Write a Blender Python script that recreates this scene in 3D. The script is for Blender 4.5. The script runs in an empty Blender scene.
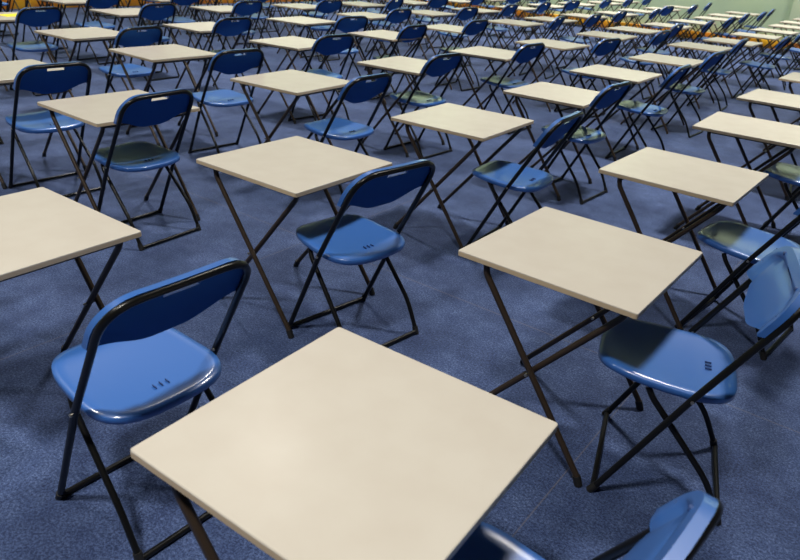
import bpy, bmesh, math, random
from mathutils import Vector, Matrix

scene = bpy.context.scene
col = scene.collection
R = math.radians

# ------------------------------------------------------------------ camera
F_PX, PITCH, ROLL, DESK_H = 678.57, 0.45869, 0.067917, 0.685
EYE = 0.88325 + DESK_H
cam_data = bpy.data.cameras.new('camera')
cam = bpy.data.objects.new('camera', cam_data)
col.objects.link(cam)
cam_data.sensor_width = 36.0
cam_data.lens = F_PX * 36.0 / 800.0
cam_data.clip_start = 0.05
cam_data.clip_end = 200
fw = Vector((0, math.cos(PITCH), -math.sin(PITCH)))
rt0 = Vector((1, 0, 0))
up0 = rt0.cross(fw)
rt = rt0 * math.cos(ROLL) + up0 * math.sin(ROLL)
up = -rt0 * math.sin(ROLL) + up0 * math.cos(ROLL)
m = Matrix((rt, up, -fw)).transposed().to_4x4()
m.translation = Vector((0, 0, EYE))
cam.matrix_world = m
cam_data.dof.use_dof = True
cam_data.dof.focus_distance = 2.7
cam_data.dof.aperture_fstop = 5.0
scene.camera = cam

# ------------------------------------------------------------------ world, light, exposure
world = bpy.data.worlds.new('hall_ambient')
scene.world = world
world.use_nodes = True
bg = world.node_tree.nodes['Background']
bg.inputs['Color'].default_value = (0.80, 0.86, 0.95, 1)
bg.inputs['Strength'].default_value = 0.012

# the hall is laid out on a grid: U runs from the front wall back, V runs towards the far wall
A0 = R(-36.0)
U = Vector((math.cos(A0), math.sin(A0), 0))
V = Vector((-math.sin(A0), math.cos(A0), 0))
LAMP_Z = 7.0
for iu in range(-2, 2):
    for iv in (-2, -1, 0, 1, 1.5):  # last row is extra, added to brighten the far wall
        P = Vector((-1.81, 8.15, LAMP_Z)) + U * (5.5 * iu) + V * (7.2 * iv)
        ld = bpy.data.lights.new('ceiling_and_fill_lamp', 'AREA')
        ld.shape = 'DISK'
        ld.size = 0.8
        ld.energy = 196
        ld.spread = R(104)
        ld.color = (1.0, 0.955, 0.88)
        lo = bpy.data.objects.new('ceiling_and_fill_lamp', ld)
        lo.location = P
        col.objects.link(lo)

vs = scene.view_settings
vs.view_transform = 'Standard'
vs.look = 'None'
vs.exposure = 0.0
vs.gamma = 1.0
vs.use_curve_mapping = False


# ------------------------------------------------------------------ materials
def mat(name, color, rough=0.5, metal=0.0, spec=0.5, noise=None, bump=None, coat=0.0):
    mt = bpy.data.materials.new(name)
    mt.use_nodes = True
    nt = mt.node_tree
    b = nt.nodes['Principled BSDF']
    b.inputs['Base Color'].default_value = (*color, 1)
    b.inputs['Roughness'].default_value = rough
    b.inputs['Metallic'].default_value = metal
    b.inputs['Specular IOR Level'].default_value = spec
    b.inputs['Coat Weight'].default_value = coat
    b.inputs['Coat Roughness'].default_value = 0.17
    b.inputs['Coat IOR'].default_value = 1.5
    tc = nt.nodes.new('ShaderNodeTexCoord')
    if noise:
        sc, c2, lo_, hi_ = noise
        n = nt.nodes.new('ShaderNodeTexNoise')
        n.inputs['Scale'].default_value = sc
        n.inputs['Detail'].default_value = 5
        nt.links.new(tc.outputs['Object'], n.inputs['Vector'])
        r = nt.nodes.new('ShaderNodeMapRange')
        r.inputs['From Min'].default_value = lo_
        r.inputs['From Max'].default_value = hi_
        nt.links.new(n.outputs['Fac'], r.inputs['Value'])
        mx = nt.nodes.new('ShaderNodeMix')
        mx.data_type = 'RGBA'
        mx.inputs['A'].default_value = (*color, 1)
        mx.inputs['B'].default_value = (*c2, 1)
        nt.links.new(r.outputs['Result'], mx.inputs['Factor'])
        nt.links.new(mx.outputs['Result'], b.inputs['Base Color'])
    if bump:
        n2 = nt.nodes.new('ShaderNodeTexNoise')
        n2.inputs['Scale'].default_value = bump[0]
        n2.inputs['Detail'].default_value = 3
        nt.links.new(tc.outputs['Object'], n2.inputs['Vector'])
        bp = nt.nodes.new('ShaderNodeBump')
        bp.inputs['Strength'].default_value = bump[1]
        bp.inputs['Distance'].default_value = bump[2]
        nt.links.new(n2.outputs['Fac'], bp.inputs['Height'])
        nt.links.new(bp.outputs['Normal'], b.inputs['Normal'])
    return mt


M_TOP = mat('cream_laminate', (0.565, 0.53, 0.465), 0.235, spec=0.13, noise=(9, (0.54, 0.50, 0.435), 0.35, 0.7),
            bump=(60, 0.04, 0.001))
M_EDGE = mat('tan_edge_banding', (0.60, 0.47, 0.30), 0.5)
M_UNDER = mat('brown_board_underside', (0.42, 0.37, 0.27), 0.6)
M_BRONZE = mat('bronze_brown_tube', (0.055, 0.038, 0.026), 0.36, metal=0.35, spec=0.5)
M_BLACK = mat('black_enamel_tube', (0.006, 0.006, 0.006), 0.30, spec=0.35)
M_CAP = mat('black_rubber', (0.010, 0.010, 0.010), 0.6)
M_BLUE = mat('blue_plastic', (0.034, 0.140, 0.47), 0.42, spec=0.6, bump=(160, 0.10, 0.0006), coat=1.0)
M_BLUE_MATT_SHADE = mat('blue_plastic_matt_shaded', (0.028, 0.120, 0.39), 0.6, spec=0.06)  # matt backrest rear, with its shade put into a darker blue
M_RECESS_SHADE = mat('recess_shade', (0.02, 0.06, 0.20), 0.6)  # dark colour painted in for the shade inside slits and recesses
M_BOLT = mat('steel_bolt', (0.55, 0.52, 0.45), 0.3, metal=0.9)
M_PAPER = mat('yellow_paper', (0.85, 0.70, 0.02), 0.7)


def carpet_material():
    mt = bpy.data.materials.new('blue_needlefelt_carpet')
    mt.use_nodes = True
    nt = mt.node_tree
    L = nt.links.new
    b = nt.nodes['Principled BSDF']
    b.inputs['Roughness'].default_value = 0.85
    b.inputs['Specular IOR Level'].default_value = 0.25
    b.inputs['Sheen Weight'].default_value = 0.3
    b.inputs['Sheen Roughness'].default_value = 0.45
    b.inputs['Sheen Tint'].default_value = (0.62, 0.70, 1.0, 1)
    tc = nt.nodes.new('ShaderNodeTexCoord')

    def noise(scale, detail=4, rough=0.6):
        n = nt.nodes.new('ShaderNodeTexNoise')
        n.inputs['Scale'].default_value = scale
        n.inputs['Detail'].default_value = detail
        n.inputs['Roughness'].default_value = rough
        L(tc.outputs['Object'], n.inputs['Vector'])
        return n.outputs['Fac']

    def ramp(src, stops):
        r = nt.nodes.new('ShaderNodeValToRGB')
        e = r.color_ramp.elements
        e[0].position, e[0].color = stops[0][0], (*stops[0][1], 1)
        e[1].position, e[1].color = stops[1][0], (*stops[1][1], 1)
        for pp, cc in stops[2:]:
            q = e.new(pp)
            q.color = (*cc, 1)
        L(src, r.inputs['Fac'])
        return r.outputs['Color']

    def mix(a, c, mode, fac=1.0):
        x = nt.nodes.new('ShaderNodeMix')
        x.data_type = 'RGBA'
        x.blend_type = mode
        x.inputs['Factor'].default_value = fac
        L(a, x.inputs['A'])
        L(c, x.inputs['B'])
        return x.outputs['Result']

    fleck = ramp(noise(115, 6, 0.9), [(0.41, (0.012, 0.022, 0.070)), (0.60, (0.110, 0.160, 0.335)),
                                       (0.5, (0.036, 0.064, 0.160))])
    stain_wrinkle_shade = ramp(noise(2.6, 5, 0.62), [(0.36, (0.62, 0.64, 0.68)), (0.64, (1.22, 1.19, 1.14))])  # broad stains, with wrinkle shading painted in as darker zones
    wear = ramp(noise(11, 4, 0.65), [(0.36, (0.76, 0.79, 0.85)), (0.64, (1.2, 1.17, 1.12))])
    c = mix(fleck, stain_wrinkle_shade, 'MULTIPLY')
    c = mix(c, wear, 'MULTIPLY')
    # joints between the laid carpet strips: floor's own X axis is U, Y axis is V
    sep = nt.nodes.new('ShaderNodeSeparateXYZ')
    L(tc.outputs['Object'], sep.inputs[0])

    def seam(sock, off, period, width):
        a = nt.nodes.new('ShaderNodeMath'); a.operation = 'ADD'; a.inputs[1].default_value = off
        L(sock, a.inputs[0])
        w = nt.nodes.new('ShaderNodeMath'); w.operation = 'PINGPONG'; w.inputs[1].default_value = period / 2
        L(a.outputs[0], w.inputs[0])
        lt = nt.nodes.new('ShaderNodeMath'); lt.operation = 'LESS_THAN'; lt.inputs[1].default_value = width
        L(w.outputs[0], lt.inputs[0])
        return lt.outputs[0]
    s1 = seam(sep.outputs['X'], SEAM_X, 2.0, 0.0022)
    s2 = seam(sep.outputs['Y'], SEAM_Y, 4.0, 0.0030)
    mxx = nt.nodes.new('ShaderNodeMath'); mxx.operation = 'MAXIMUM'
    L(s1, mxx.inputs[0]); L(s2, mxx.inputs[1])
    sc = nt.nodes.new('ShaderNodeMath'); sc.operation = 'MULTIPLY'; sc.inputs[1].default_value = 0.4
    L(mxx.outputs[0], sc.inputs[0])
    fin = nt.nodes.new('ShaderNodeMix'); fin.data_type = 'RGBA'
    L(sc.outputs[0], fin.inputs['Factor'])
    L(c, fin.inputs['A'])
    fin.inputs['B'].default_value = (0.17, 0.15, 0.14, 1)
    L(fin.outputs['Result'], b.inputs['Base Color'])
    bp = nt.nodes.new('ShaderNodeBump')
    bp.inputs['Strength'].default_value = 0.35
    bp.inputs['Distance'].default_value = 0.004
    L(noise(220, 3, 0.7), bp.inputs['Height'])
    bp2 = nt.nodes.new('ShaderNodeBump')
    bp2.inputs['Strength'].default_value = 0.35
    bp2.inputs['Distance'].default_value = 0.012
    L(noise(3.2, 2, 0.5), bp2.inputs['Height'])
    L(bp.outputs['Normal'], bp2.inputs['Normal'])
    L(bp2.outputs['Normal'], b.inputs['Normal'])
    return mt


SEAM_X, SEAM_Y = 0.0, 0.0
_p1 = Vector((0.369, 1.468, 0))          # a point on the joint beside the nearest desk
_p2 = Vector((0.192, 3.09, 0))          # a point on the cross joint
SEAM_X = -_p1.dot(U)
SEAM_Y = -_p2.dot(V)
M_CARPET = carpet_material()
M_WALL = mat('green_painted_wall', (0.49, 0.64, 0.43), 0.55, noise=(1.2, (0.45, 0.60, 0.40), 0.35, 0.7))
M_WALL2 = mat('pale_green_pilaster', (0.56, 0.68, 0.46), 0.55)
M_WOOD = mat('orange_varnished_timber', (0.62, 0.20, 0.012), 0.35, noise=(2.3, (0.80, 0.42, 0.02), 0.42, 0.62))


# ------------------------------------------------------------------ mesh helpers
def build(name, bm, mats, parent=None, smooth_deg=40):
    me = bpy.data.meshes.new(name)
    bmesh.ops.recalc_face_normals(bm, faces=bm.faces[:])
    bm.to_mesh(me)
    bm.free()
    for mm in (mats if isinstance(mats, (list, tuple)) else [mats]):
        me.materials.append(mm)
    for p in me.polygons:
        p.use_smooth = True
    me.set_sharp_from_angle(angle=R(smooth_deg))
    o = bpy.data.objects.new(name, me)
    col.objects.link(o)
    if parent:
        o.parent = parent
    return o


def box(bm, cx, cy, cz, sx, sy, sz, bevel=0.0):
    r = bmesh.ops.create_cube(bm, size=1.0, matrix=Matrix.Translation((cx, cy, cz)) @ Matrix.Diagonal((sx, sy, sz, 1)))
    if bevel:
        es = list({e for v in r['verts'] for e in v.link_edges})
        bmesh.ops.bevel(bm, geom=es, offset=bevel, segments=2, affect='EDGES', profile=0.5)


def fillet(pts, rad, n=6):
    """round the inner corners of a polyline"""
    pts = [Vector(p) for p in pts]
    out = [pts[0]]
    for i in range(1, len(pts) - 1):
        a, b, c = pts[i - 1], pts[i], pts[i + 1]
        r = rad[i - 1] if isinstance(rad, (list, tuple)) else rad
        if r <= 0:
            out.append(b)
            continue
        d1 = (a - b).normalized()
        d2 = (c - b).normalized()
        r = min(r, (a - b).length * 0.49, (c - b).length * 0.49)
        p0, p2 = b + d1 * r, b + d2 * r
        for k in range(n + 1):
            t = k / n
            out.append(p0 * (1 - t) ** 2 + b * 2 * t * (1 - t) + p2 * t * t)
    out.append(pts[-1])
    return out


def tube(bm, pts, r, seg=10, cap=True):
    pts = [Vector(p) for p in pts]
    n = len(pts)
    tang = []
    for i in range(n):
        a = pts[max(0, i - 1)]
        b = pts[min(n - 1, i + 1)]
        tang.append((b - a).normalized())
    ref = Vector((0, 0, 1)) if abs(tang[0].z) < 0.9 else Vector((1, 0, 0))
    nrm = (ref - tang[0] * ref.dot(tang[0])).normalized()
    rings = []
    for i in range(n):
        nrm = (nrm - tang[i] * nrm.dot(tang[i])).normalized()
        bn = tang[i].cross(nrm)
        ring = [bm.verts.new(pts[i] + (nrm * math.cos(2 * math.pi * k / seg) + bn * math.sin(2 * math.pi * k / seg)) * r)
                for k in range(seg)]
        rings.append(ring)
    for i in range(n - 1):
        for k in range(seg):
            bm.faces.new((rings[i][k], rings[i][(k + 1) % seg], rings[i + 1][(k + 1) % seg], rings[i + 1][k]))
    if cap:
        bm.faces.new(list(reversed(rings[0])))
        bm.faces.new(rings[-1])


def tube_obj(name, pts, r, mt, parent, seg=10):
    bm = bmesh.new()
    tube(bm, pts, r, seg)
    return build(name, bm, mt, parent)


def empty(name, loc=(0, 0, 0), rz=0.0):
    o = bpy.data.objects.new(name, None)
    o.empty_display_size = 0.2
    o.location = loc
    o.rotation_euler = (0, 0, rz)
    col.objects.link(o)
    return o


def tag(o, label=None, cat=None, group=None, kind=None):
    if label: o['label'] = label
    if cat: o['category'] = cat
    if group: o['group'] = group
    if kind: o['kind'] = kind


# ------------------------------------------------------------------ the hall
# floor: local X = U, local Y = V
bm = bmesh.new()
bmesh.ops.create_grid(bm, x_segments=2, y_segments=2, size=1.0,
                      matrix=Matrix.Translation((-1.0, 6.5, 0)) @ Matrix.Diagonal((15, 15, 1, 1)))
floor = build('floor', bm, M_CARPET)
floor.rotation_euler = (0, 0, A0)
tag(floor, kind='structure')

WALL_V = 17.62      # distance of the far wall along V
WALL_U = -14.4     # distance of the front wall along U
WALL_H = 7.6


def hall_obj(name, mats, boxes):
    b = bmesh.new()
    for bx in boxes:
        box(b, *bx)
    o = build(name, b, mats)
    o.rotation_euler = (0, 0, A0)
    tag(o, kind='structure')
    return o


UL = 14.0           # the hall's extent to the right along U
hall_obj('wall_far', M_WALL, [((UL + WALL_U) / 2, WALL_V + 0.10, WALL_H / 2, UL - WALL_U, 0.2, WALL_H)])
hall_obj('wall_left', M_WALL, [(WALL_U - 0.10, (WALL_V - 8.5) / 2, WALL_H / 2, 0.2, WALL_V + 8.5, WALL_H)])
hall_obj('trim_1', M_WALL2, [(-2.17, WALL_V - 0.04, WALL_H / 2, 1.4, 0.08, WALL_H)])
hall_obj('baseboard_far', M_WOOD, [(WALL_U + 1.2 + 2.4 * k, WALL_V - 0.06, 0.085, 2.385, 0.12, 0.17, 0.006) for k in range(12)])
hall_obj('baseboard_left', M_WOOD, [(WALL_U + 0.035, WALL_V - 1.3 - 2.4 * k, 0.13, 0.06, 2.385, 0.26, 0.006) for k in range(10)])


# ------------------------------------------------------------------ the folding exam desk
def make_desk(detail=True):
    """local X: towards the candidate's chair, local Y: along the desk's width"""
    root = empty('exam_desk')
    H = DESK_H
    bm = bmesh.new()
    T = 0.019
    # rounded-corner slab
    rc, hx, hy = 0.008, 0.304, 0.306
    ol = []
    for sx, sy, a0 in ((1, 1, 0), (-1, 1, 90), (-1, -1, 180), (1, -1, 270)):
        for k in range(4):
            a = R(a0 + 30 * k)
            ol.append((sx * (hx - rc) + rc * math.cos(a), sy * (hy - rc) + rc * math.sin(a)))
    def ring(inset, z):
        return [bm.verts.new((x * (1 - inset / hx), y * (1 - inset / hy), z)) for x, y in ol]
    rg = [ring(0.0015, H - T), ring(0, H - T + 0.0015), ring(0, H - 0.0035), ring(0.0006, H - 0.0012), ring(0.0025, H)]
    for a, b in zip(rg[:-1], rg[1:]):
        for k in range(len(ol)):
            f = bm.faces.new((a[k], a[(k + 1) % len(ol)], b[(k + 1) % len(ol)], b[k]))
            f.material_index = 1
    f = bm.faces.new(rg[-1]); f.material_index = 0
    f = bm.faces.new(list(reversed(rg[0]))); f.material_index = 2
    for f in bm.faces:
        if f.calc_center_median().z > H - 0.0035:
            f.material_index = 0
    build('tabletop', bm, [M_TOP, M_EDGE, M_UNDER], root, 8)
    zt = H - T
    r = 0.0108
    for s in (-1, 1):
        # outer leg: top at the candidate's side, foot at the front; inner leg the other way round
        yi, yo = s * 0.280, s * 0.252
        pts = fillet([(0.262, yo, zt - 0.004), (0.250, yo, zt - 0.035), (-0.247, yo, 0.03), (-0.260, yo, 0.008)], 0.02, 4)
        lg = tube_obj('leg', pts, r, M_BRONZE, root)
        pts2 = fillet([(-0.205, yi, zt - 0.004), (-0.200, yi, zt - 0.040), (0.232, yi, 0.03), (0.241, yi, 0.008)], 0.025, 4)
        lg2 = tube_obj('leg', pts2, r, M_BRONZE, root)
        if detail:
            tube_obj('foot_cap', [(-0.247, yo, 0.034), (-0.263, yo, 0.001)], r + 0.003, M_CAP, lg)
            tube_obj('foot_cap', [(0.229, yi, 0.034), (0.243, yi, 0.001)], r + 0.003, M_CAP, lg2)
            tube_obj('pivot_bolt', [(-0.002, s * 0.231, 0.328), (-0.002, s * 0.294, 0.328)], 0.005, M_BOLT, root, 8)
    # rails that carry the top
    tube_obj('crossbar', [(-0.205, -0.280, zt - 0.012), (-0.205, 0.280, zt - 0.012)], 0.0105, M_BRONZE, root)
    tube_obj('crossbar', [(0.262, -0.252, zt - 0.012), (0.262, 0.252, zt - 0.012)], 0.0105, M_BRONZE, root)
    if detail:
        bm = bmesh.new()
        for s in (-1, 1):
            box(bm, 0.03, s * 0.225, zt - 0.010, 0.46, 0.022, 0.02, 0.002)
        build('bearer_rail', bm, M_CAP, root)
    return root


# ------------------------------------------------------------------ the folding chair
HW, PZ, PX_, TOPZ, TOPX, REARX = 0.222, 0.435, 0.216, 0.81, 0.425, 0.39


def lean(z):
    return PX_ * z / PZ if z < PZ else PX_ + (TOPX - PX_) * (z - PZ) / (TOPZ - PZ)


def make_chair(detail=True):
    """local X: backwards (from the front feet to the backrest), local Y: across"""
    root = empty('folding_chair')
    r = 0.0108
    for s in (-1, 1):
        lg = tube_obj('leg', [(lean(0.014), s * HW, 0.014), (lean(PZ), s * HW, PZ)], r, M_BLACK, root)
        yy = s * (HW - 0.026)
        pts = fillet([(0.095, yy - s * 0.022, 0.412), (0.112, yy - s * 0.014, 0.385), (0.325, yy, 0.145), (REARX, yy, 0.013)], [0.03, 0.05], 5)
        lg2 = tube_obj('leg', pts, r - 0.001, M_BLACK, root)
        if detail:
            tube_obj('foot_cap', [(lean(0.03), s * HW, 0.03), (lean(0.0) - 0.002, s * HW, 0.001)], r + 0.002, M_CAP, lg)
            tube_obj('foot_cap', [(REARX - 0.010, yy, 0.034), (REARX + 0.002, yy, 0.001)], r + 0.002, M_CAP, lg2)
            tube_obj('pivot_bolt', [(lean(PZ), s * (HW - 0.012), PZ - 0.004), (lean(PZ), s * (HW + 0.0145), PZ - 0.004)], 0.005, M_BOLT, root, 8)
    tube_obj('crossbar', [(0.006, -HW + 0.01, 0.0125), (0.006, HW - 0.01, 0.0125)], 0.0095, M_BLACK, root)
    tube_obj('crossbar', [(REARX, -HW + 0.034, 0.0125), (REARX, HW - 0.034, 0.0125)], 0.0095, M_BLACK, root)
    pts = fillet([(lean(PZ), -HW, PZ), (TOPX, -HW + 0.010, TOPZ), (TOPX, HW - 0.010, TOPZ), (lean(PZ), HW, PZ)], 0.10, 10)
    tube_obj('back_frame', pts, r, M_BLACK, root, 12)

    # seat: a dished pan with a rolled rim, narrower at the front
    bm = bmesh.new()
    N, K = 48, 9
    cx, hx = 0.138, 0.208

    def sp(t, k):
        c_, s_ = math.cos(t), math.sin(t)
        e = 2 / 3.4
        x = math.copysign(abs(c_) ** e, c_)
        y = math.copysign(abs(s_) ** e, s_)
        w = 0.194 + 0.012 * x
        return cx + hx * x * k, w * y * k, x * k, y * k

    def ztop(x, y):
        rr = min(1, math.hypot(x, y) / 1.15)
        z = 0.452 - 0.016 * (1 - rr ** 2) - 0.012 * (x + 0.2)
        if x < -0.6:
            z -= 0.05 * (-x - 0.6) ** 1.6
        return z
    top = []
    for j in range(1, K + 1):
        k = (j / K) ** 0.75
        rg = []
        for i in range(N):
            X, Y, x, y = sp(2 * math.pi * i / N, k)
            dz = -0.004 if j == K else 0.0
            rg.append(bm.verts.new((X, Y, ztop(x, y) + dz)))
        top.append(rg)
    c0 = bm.verts.new((cx, 0, ztop(0, 0)))
    for i in range(N):
        bm.faces.new((c0, top[0][i], top[0][(i + 1) % N]))
    rings = list(top)
    for k, dz in ((1.012, -0.010), (1.012, -0.024), (0.985, -0.028), (0.94, -0.020), (0.5, -0.014)):
        rg = []
        for i in range(N):
            X, Y, x, y = sp(2 * math.pi * i / N, k)
            rg.append(bm.verts.new((X, Y, ztop(min(1, max(-1, x)), min(1, max(-1, y))) + dz)))
        rings.append(rg)
    for a, b in zip(rings[:-1], rings[1:]):
        for i in range(N):
            bm.faces.new((a[i], b[i], b[(i + 1) % N], a[(i + 1) % N]))
    bm.faces.new(rings[-1])
    seat = build('seat', bm, M_BLUE, root, 70)
    if detail:
        for k in (-1, 0, 1):
            b = bmesh.new()
            box(b, 0.262, k * 0.020, 0.4355, 0.020, 0.0028, 0.006, 0.0008)  # dark block stands in for the shade inside an open slit
            so = build('vent_slot_shade', b, M_RECESS_SHADE, seat)

    # backrest shell: wraps the front of the hoop, hand-grip slot near its top edge
    bm = bmesh.new()
    hw, ztp, rad = 0.223, 0.824, 0.100
    xs = [-1, -.985, -.95, -.9, -.84, -.77, -.68, -.56, -.45, -.34, -.235, -.20, -.1, 0, .1, .20, .235, .34, .45, .56, .68, .77, .84, .9, .95, .985, 1]
    vsn = [0, 0.03, 0.12, 0.25, 0.40, 0.55, 0.68, 0.745, 0.765, 0.85, 0.87, 0.915, 0.955, 0.985, 1.0]

    def zb(a):
        a = abs(a)
        t = min(1, max(0, (a - 0.20) / 0.70))
        t = t * t * (3 - 2 * t)
        return 0.636 + 0.044 * t

    def zt(a):
        y = abs(a) * hw
        if y <= hw - rad:
            return ztp
        return ztp - rad + math.sqrt(max(0, rad ** 2 - (y - (hw - rad)) ** 2))

    def P(a, v, side):
        z = zb(a) + (zt(a) - zb(a)) * v
        zz = 0.618 + (ztp - 0.618) * v
        # distance to the outer edge in metres, for the rim band
        e = min((zt(a) - z), hw - abs(a) * hw)
        band = max(0, min(1, (0.042 - e) / 0.010))
        groove = math.exp(-((e - 0.047) / 0.008) ** 2)
        bow = 0.014 * (1 - a * a)
        if side == 0:          # front, seen from the desk
            x = lean(z) - 0.026 - 0.008 * band + 0.007 * groove + bow * 0.7
            if v < 0.05: x += 0.003
        else:
            x = lean(z) - 0.012 + bow * 0.7
            if e < 0.012: x += 0.000
        return Vector((x, a * hw, z))
    grid = [[[bm.verts.new(P(a, v, s)) for v in vsn] for a in xs] for s in (0, 1)]
    nx, nv = len(xs), len(vsn)

    def solid(i, j):
        if i < 0 or j < 0 or i >= nx - 1 or j >= nv - 1:
            return False
        return not (abs((xs[i] + xs[i + 1]) / 2) < 0.235 and 0.765 < (vsn[j] + vsn[j + 1]) / 2 < 0.85)
    f_, b_ = grid
    for i in range(nx - 1):
        for j in range(nv - 1):
            if not solid(i, j):
                continue
            bm.faces.new((f_[i][j], f_[i + 1][j], f_[i + 1][j + 1], f_[i][j + 1]))
            bm.faces.new((b_[i][j], b_[i][j + 1], b_[i + 1][j + 1], b_[i + 1][j]))
            for (di, dj, p, q) in ((-1, 0, (i, j), (i, j + 1)), (1, 0, (i + 1, j), (i + 1, j + 1)),
                                   (0, -1, (i, j), (i + 1, j)), (0, 1, (i, j + 1), (i + 1, j + 1))):
                if not solid(i + di, j + dj):
                    bm.faces.new((f_[p[0]][p[1]], f_[q[0]][q[1]], b_[q[0]][q[1]], b_[p[0]][p[1]]))
    bmesh.ops.remove_doubles(bm, verts=bm.verts[:], dist=0.00005)
    for f in bm.faces:      # rear faces then turn matt, their blue darkened to stand for shade
        f.material_index = 0
    back = build('backrest', bm, [M_BLUE, M_BLUE_MATT_SHADE], root, 50)
    for p in back.data.polygons:
        if p.normal.x > 0.5:
            p.material_index = 1
    if detail:
        for s in (-1, 1):
            for zz in (0.735, 0.80):
                yv = s * (0.205 if zz < 0.78 else 0.135)
                x0 = lean(zz) - 0.028
                tube_obj('rivet_recess_shade', [(x0 + 0.004, yv, zz), (x0 - 0.0025, yv, zz)], 0.0065, M_RECESS_SHADE, back, 8)  # dark disc painted as the shade of a recess in the rim
    return root


def copy_tree(o, parent=None):
    c = o.copy()
    col.objects.link(c)
    c.parent = parent
    for ch in o.children:
        copy_tree(ch, c)
    return c


# ------------------------------------------------------------------ where everything stands
FIX = {   # (line, place): x, y, turn in degrees
    (0, 0): (-0.067, 1.076, -33.9), (0, 1): (0.608, 2.102, -36.7), (0, 2): (1.318, 3.160, -37.5),
    (0, 3): (2.145, 4.268, -35.2), (0, 4): (2.883, 5.364, -37.9), (0, 5): (3.752, 6.532, -37.6),
    (-1, 0): (-1.270, 1.942, -35.0), (-1, 1): (-0.492, 2.904, -35.6), (-1, 2): (0.306, 3.954, -34.0),
    (-1, 3): (1.059, 4.993, -35.4), (-1, 4): (1.755, 6.149, -35.5), (-1, 5): (2.578, 7.291, -35.5),
    (-1, 6): (3.448, 8.738, -38.1), (-2, 1): (-1.602, 3.722, -37.0), (-2, 2): (-0.822, 4.784, -32.8),
    (-2, 3): (-0.053, 5.836, -33.6), (-2, 4): (0.736, 6.902, -32.1), (-2, 5): (1.518, 7.983, -38.4),
    (-2, 6): (2.457, 9.335, -33.0), (-3, 2): (-2.007, 5.627, -37.3), (-3, 3): (-1.136, 6.691, -32.1),
    (-3, 4): (-0.318, 7.762, -35.1), (-3, 5): (0.420, 8.885, -32.3), (-3, 6): (1.376, 10.235, -34.5),
    (-4, 2): (-2.977, 6.370, -33.8), (-4, 3): (-2.190, 7.412, -36.4), (-4, 4): (-1.378, 8.644, -33.2),
    (-4, 5): (-0.676, 9.828, -32.9),
}
CHAIR = {  # (line, place): offset back, offset across, turn in degrees
    (-1, 1): (0.209, -0.010, -8.2),
    (0, 1): (0.216, -0.065, 16.2),
    (-1, 0): (0.479, 0.052, -1.3),
    (0, 0): (0.195, 0.014, -5.5),
    (-2, 1): (-0.008, -0.067, 2.7),
    (-3, 1): (0.262, -0.022, -1.5),
    (-3, 2): (0.524, 0.021, -4.2),
    (-4, 2): (0.392, 0.029, 4.3),
    (-5, 2): (0.186, -0.020, 3.2),
    (-4, 3): (0.087, -0.006, -2.1),
    (-5, 3): (0.163, 0.023, 0.3),
    (-5, 4): (0.102, 0.008, -0.8),
    (-3, 3): (0.172, -0.012, -6.4),
    (-2, 2): (0.275, 0.004, 0.4),
    (-4, 4): (0.483, -0.018, -9.2),
    (-5, 5): (0.212, -0.005, -5.3),
    (-1, 2): (0.223, -0.011, 3.9),
    (-2, 3): (-0.000, -0.021, -2.9),
    (-1, 3): (0.014, -0.010, -8.3),
    (-2, 4): (0.037, 0.004, -9.3),
    (-3, 4): (-0.044, 0.074, 0.2),
    (-3, 5): (-0.002, -0.019, -2.1),
    (-2, 5): (0.279, -0.015, -7.9),
    (-1, 4): (0.147, -0.034, 1.5),
    (-1, 5): (0.072, -0.029, -3.6),
    (-1, 6): (0.048, -0.002, 3.1),
    (-2, 6): (0.319, -0.016, -1.9),
    (0, 2): (0.218, -0.001, -6.3),
    (0, 3): (0.172, 0.072, -1.6),
}
G0, GA, GB = Vector((-0.2002, 0.9697, 0)), Vector((1.0903, -0.7973, 0)), Vector((0.7858, 1.1152, 0))


def to_px(P):
    d = P - Vector((0, 0, EYE))
    z = d.dot(fw)
    if z < 0.1:
        return None
    return 400 + F_PX * d.dot(rt) / z, 280 - F_PX * d.dot(up) / z, z


rng = random.Random(11)
spots = []
for a in range(-9, 4):
    for b in range(-2, 13):
        P = G0 + GA * a + GB * b
        ja, jb, jr = rng.uniform(-.05, .05), rng.uniform(-.05, .05), rng.uniform(-2.5, 2.5)
        cs, ct, cr = 0.20 + rng.uniform(-.07, .10), rng.uniform(-.05, .05), rng.uniform(-9, 9)
        if (a, b) in FIX:
            x, y, deg = FIX[(a, b)]
            P, ang = Vector((x, y, 0)), R(deg)
        else:
            P = P + U * ja + V * jb
            ang = A0 + R(jr)
        if (a, b) == (-3, 1):
            P = P + U * 0.06
        if (a, b) in CHAIR:
            cs, ct, cr = CHAIR[(a, b)]
        if cs < 0.16:      # pushed under the desk: no room to stand askew
            ct, cr = max(-.03, min(.012, ct)), max(-3, min(3, cr))
        CP = P + U * cs + V * ct
        spots.append((a, b, P, ang, CP, A0 + R(cr)))


def in_view(P, zs, half, margin=8):
    xs_, ys_ = [], []
    for dx in (-half, half):
        for dy in (-half, half):
            for z in zs:
                q = to_px(P + Vector((dx, dy, z)))
                if q is None:
                    return False
                xs_.append(q[0]); ys_.append(q[1])
    return max(xs_) > -margin and min(xs_) < 800 + margin and max(ys_) > -margin and min(ys_) < 560 + margin


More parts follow.
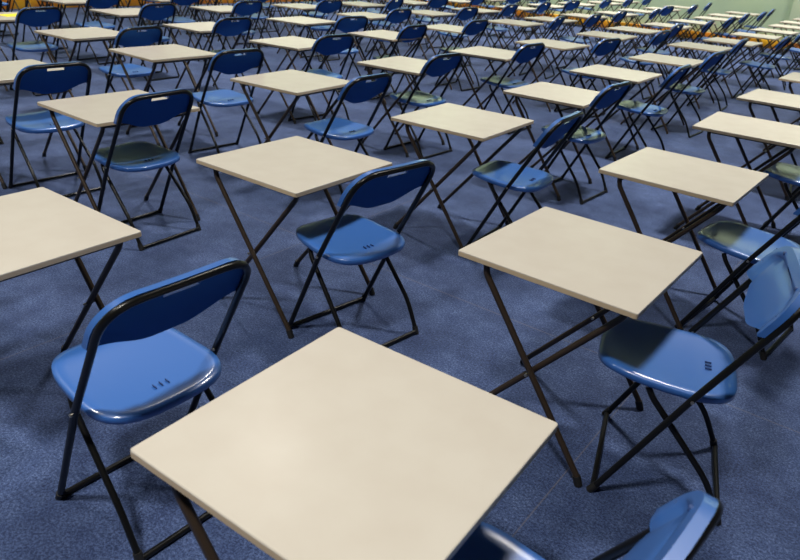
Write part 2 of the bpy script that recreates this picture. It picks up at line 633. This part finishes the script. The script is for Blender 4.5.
ORD = ['nearest'] + [w + ' nearest' for w in ('second', 'third', 'fourth', 'fifth', 'sixth', 'seventh', 'eighth', 'ninth', 'tenth',
                                          'eleventh', 'twelfth', 'thirteenth', 'fourteenth')]
LINES = {0: 'the line led by the big foreground desk', -1: 'the line led by the left-edge desk',
         -2: 'the third diagonal line from right', -3: 'the fourth diagonal line from the right',
         -4: 'the fifth diagonal line from the right', -5: 'the line led by the desk with yellow paper',
         -6: 'the seventh diagonal line from the right', -7: 'the eighth diagonal line from the right',
         -8: 'the ninth diagonal line from the right', -9: 'the tenth diagonal line from the right',
         1: 'the line at the far right edge'}
DESK_LABEL = {
    (0, 0): 'large cream folding desk filling the bottom centre, lamp glow on its top',
    (0, 1): 'cream folding desk right of centre, with a chair turned beside its right corner',
    (-1, 0): 'cream folding desk cut off by the left edge, above the nearest blue chair',
    (-1, 1): 'cream folding desk left of centre with one chair pulled up to its lower right side',
    (0, 2): 'cream folding desk at right, directly behind the desk right of centre',
    (-2, 1): 'cream folding desk at left half covered by a dark shaded chair back',
    (-5, 2): 'cream folding desk in the top left corner with a yellow sheet on it',
    (-3, 1): 'cream folding desk cut by the left edge, seen through a chair back slot',
}
CHAIR_LABEL = {
    (0, 0): 'blue folding chair cut by the bottom edge, front of its backrest showing',
    (0, 1): 'blue folding chair at right, its bright front backrest facing the camera side',
    (-1, 0): 'nearest blue folding chair at left with bright seat and dark backrest',
    (-1, 1): 'blue folding chair in the centre standing free before the left-of-centre desk',
    (-2, 1): 'blue folding chair with shaded back overlapping the desk at left',
    (-3, 1): 'blue folding chair at the left edge, cream desk showing through its grip slot',
}

desk_near = desk_far = chair_near = chair_far = None
line_count, chair_count = {}, {}
for a, b, P, ang, CP, cang in sorted(spots, key=lambda s: (-s[0], s[1])):
    if in_view(P, (0.0, DESK_H), 0.28):
        near = P.length < 7.5
        if near:
            if desk_near is None:
                o = desk_near = make_desk(True)
            else:
                o = copy_tree(desk_near)
        else:
            if desk_far is None:
                o = desk_far = make_desk(False)
            else:
                o = copy_tree(desk_far)
        o.location = (P.x, P.y, 0)
        o.rotation_euler = (0, 0, ang)
        k = line_count.get(a, 0)
        line_count[a] = k + 1
        tag(o, DESK_LABEL.get((a, b), 'cream folding desk, %s in %s' % (ORD[k], LINES.get(a, 'its line'))), 'desk',
            'cream folding exam desks set out in diagonal lines')
    if in_view(CP + U * 0.2, (0.0, 0.8), 0.24):
        near = CP.length < 7.5
        if near:
            if chair_near is None:
                o = chair_near = make_chair(True)
            else:
                o = copy_tree(chair_near)
        else:
            if chair_far is None:
                o = chair_far = make_chair(False)
            else:
                o = copy_tree(chair_far)
        o.location = (CP.x, CP.y, 0)
        o.rotation_euler = (0, 0, cang)
        k = chair_count.get(a, 0)
        chair_count[a] = k + 1
        tag(o, CHAIR_LABEL.get((a, b), 'blue folding chair, %s in %s' % (ORD[k], LINES.get(a, 'its line'))), 'chair',
            'blue folding chairs behind the exam desks')
    if (a, b) == (-5, 2):
        bm = bmesh.new()
        box(bm, 0, 0, 0.0006, 0.21, 0.297, 0.0012)
        pp = build('sheet_of_paper', bm, M_PAPER)
        pp.location = (P.x - 0.0, P.y + 0.06, DESK_H + 0.0001)
        pp.rotation_euler = (0, 0, ang + R(8))
        tag(pp, 'bright yellow sheet of paper lying on the desk in the top left corner', 'paper')
print('DESKS', line_count, 'CHAIRS', chair_count)
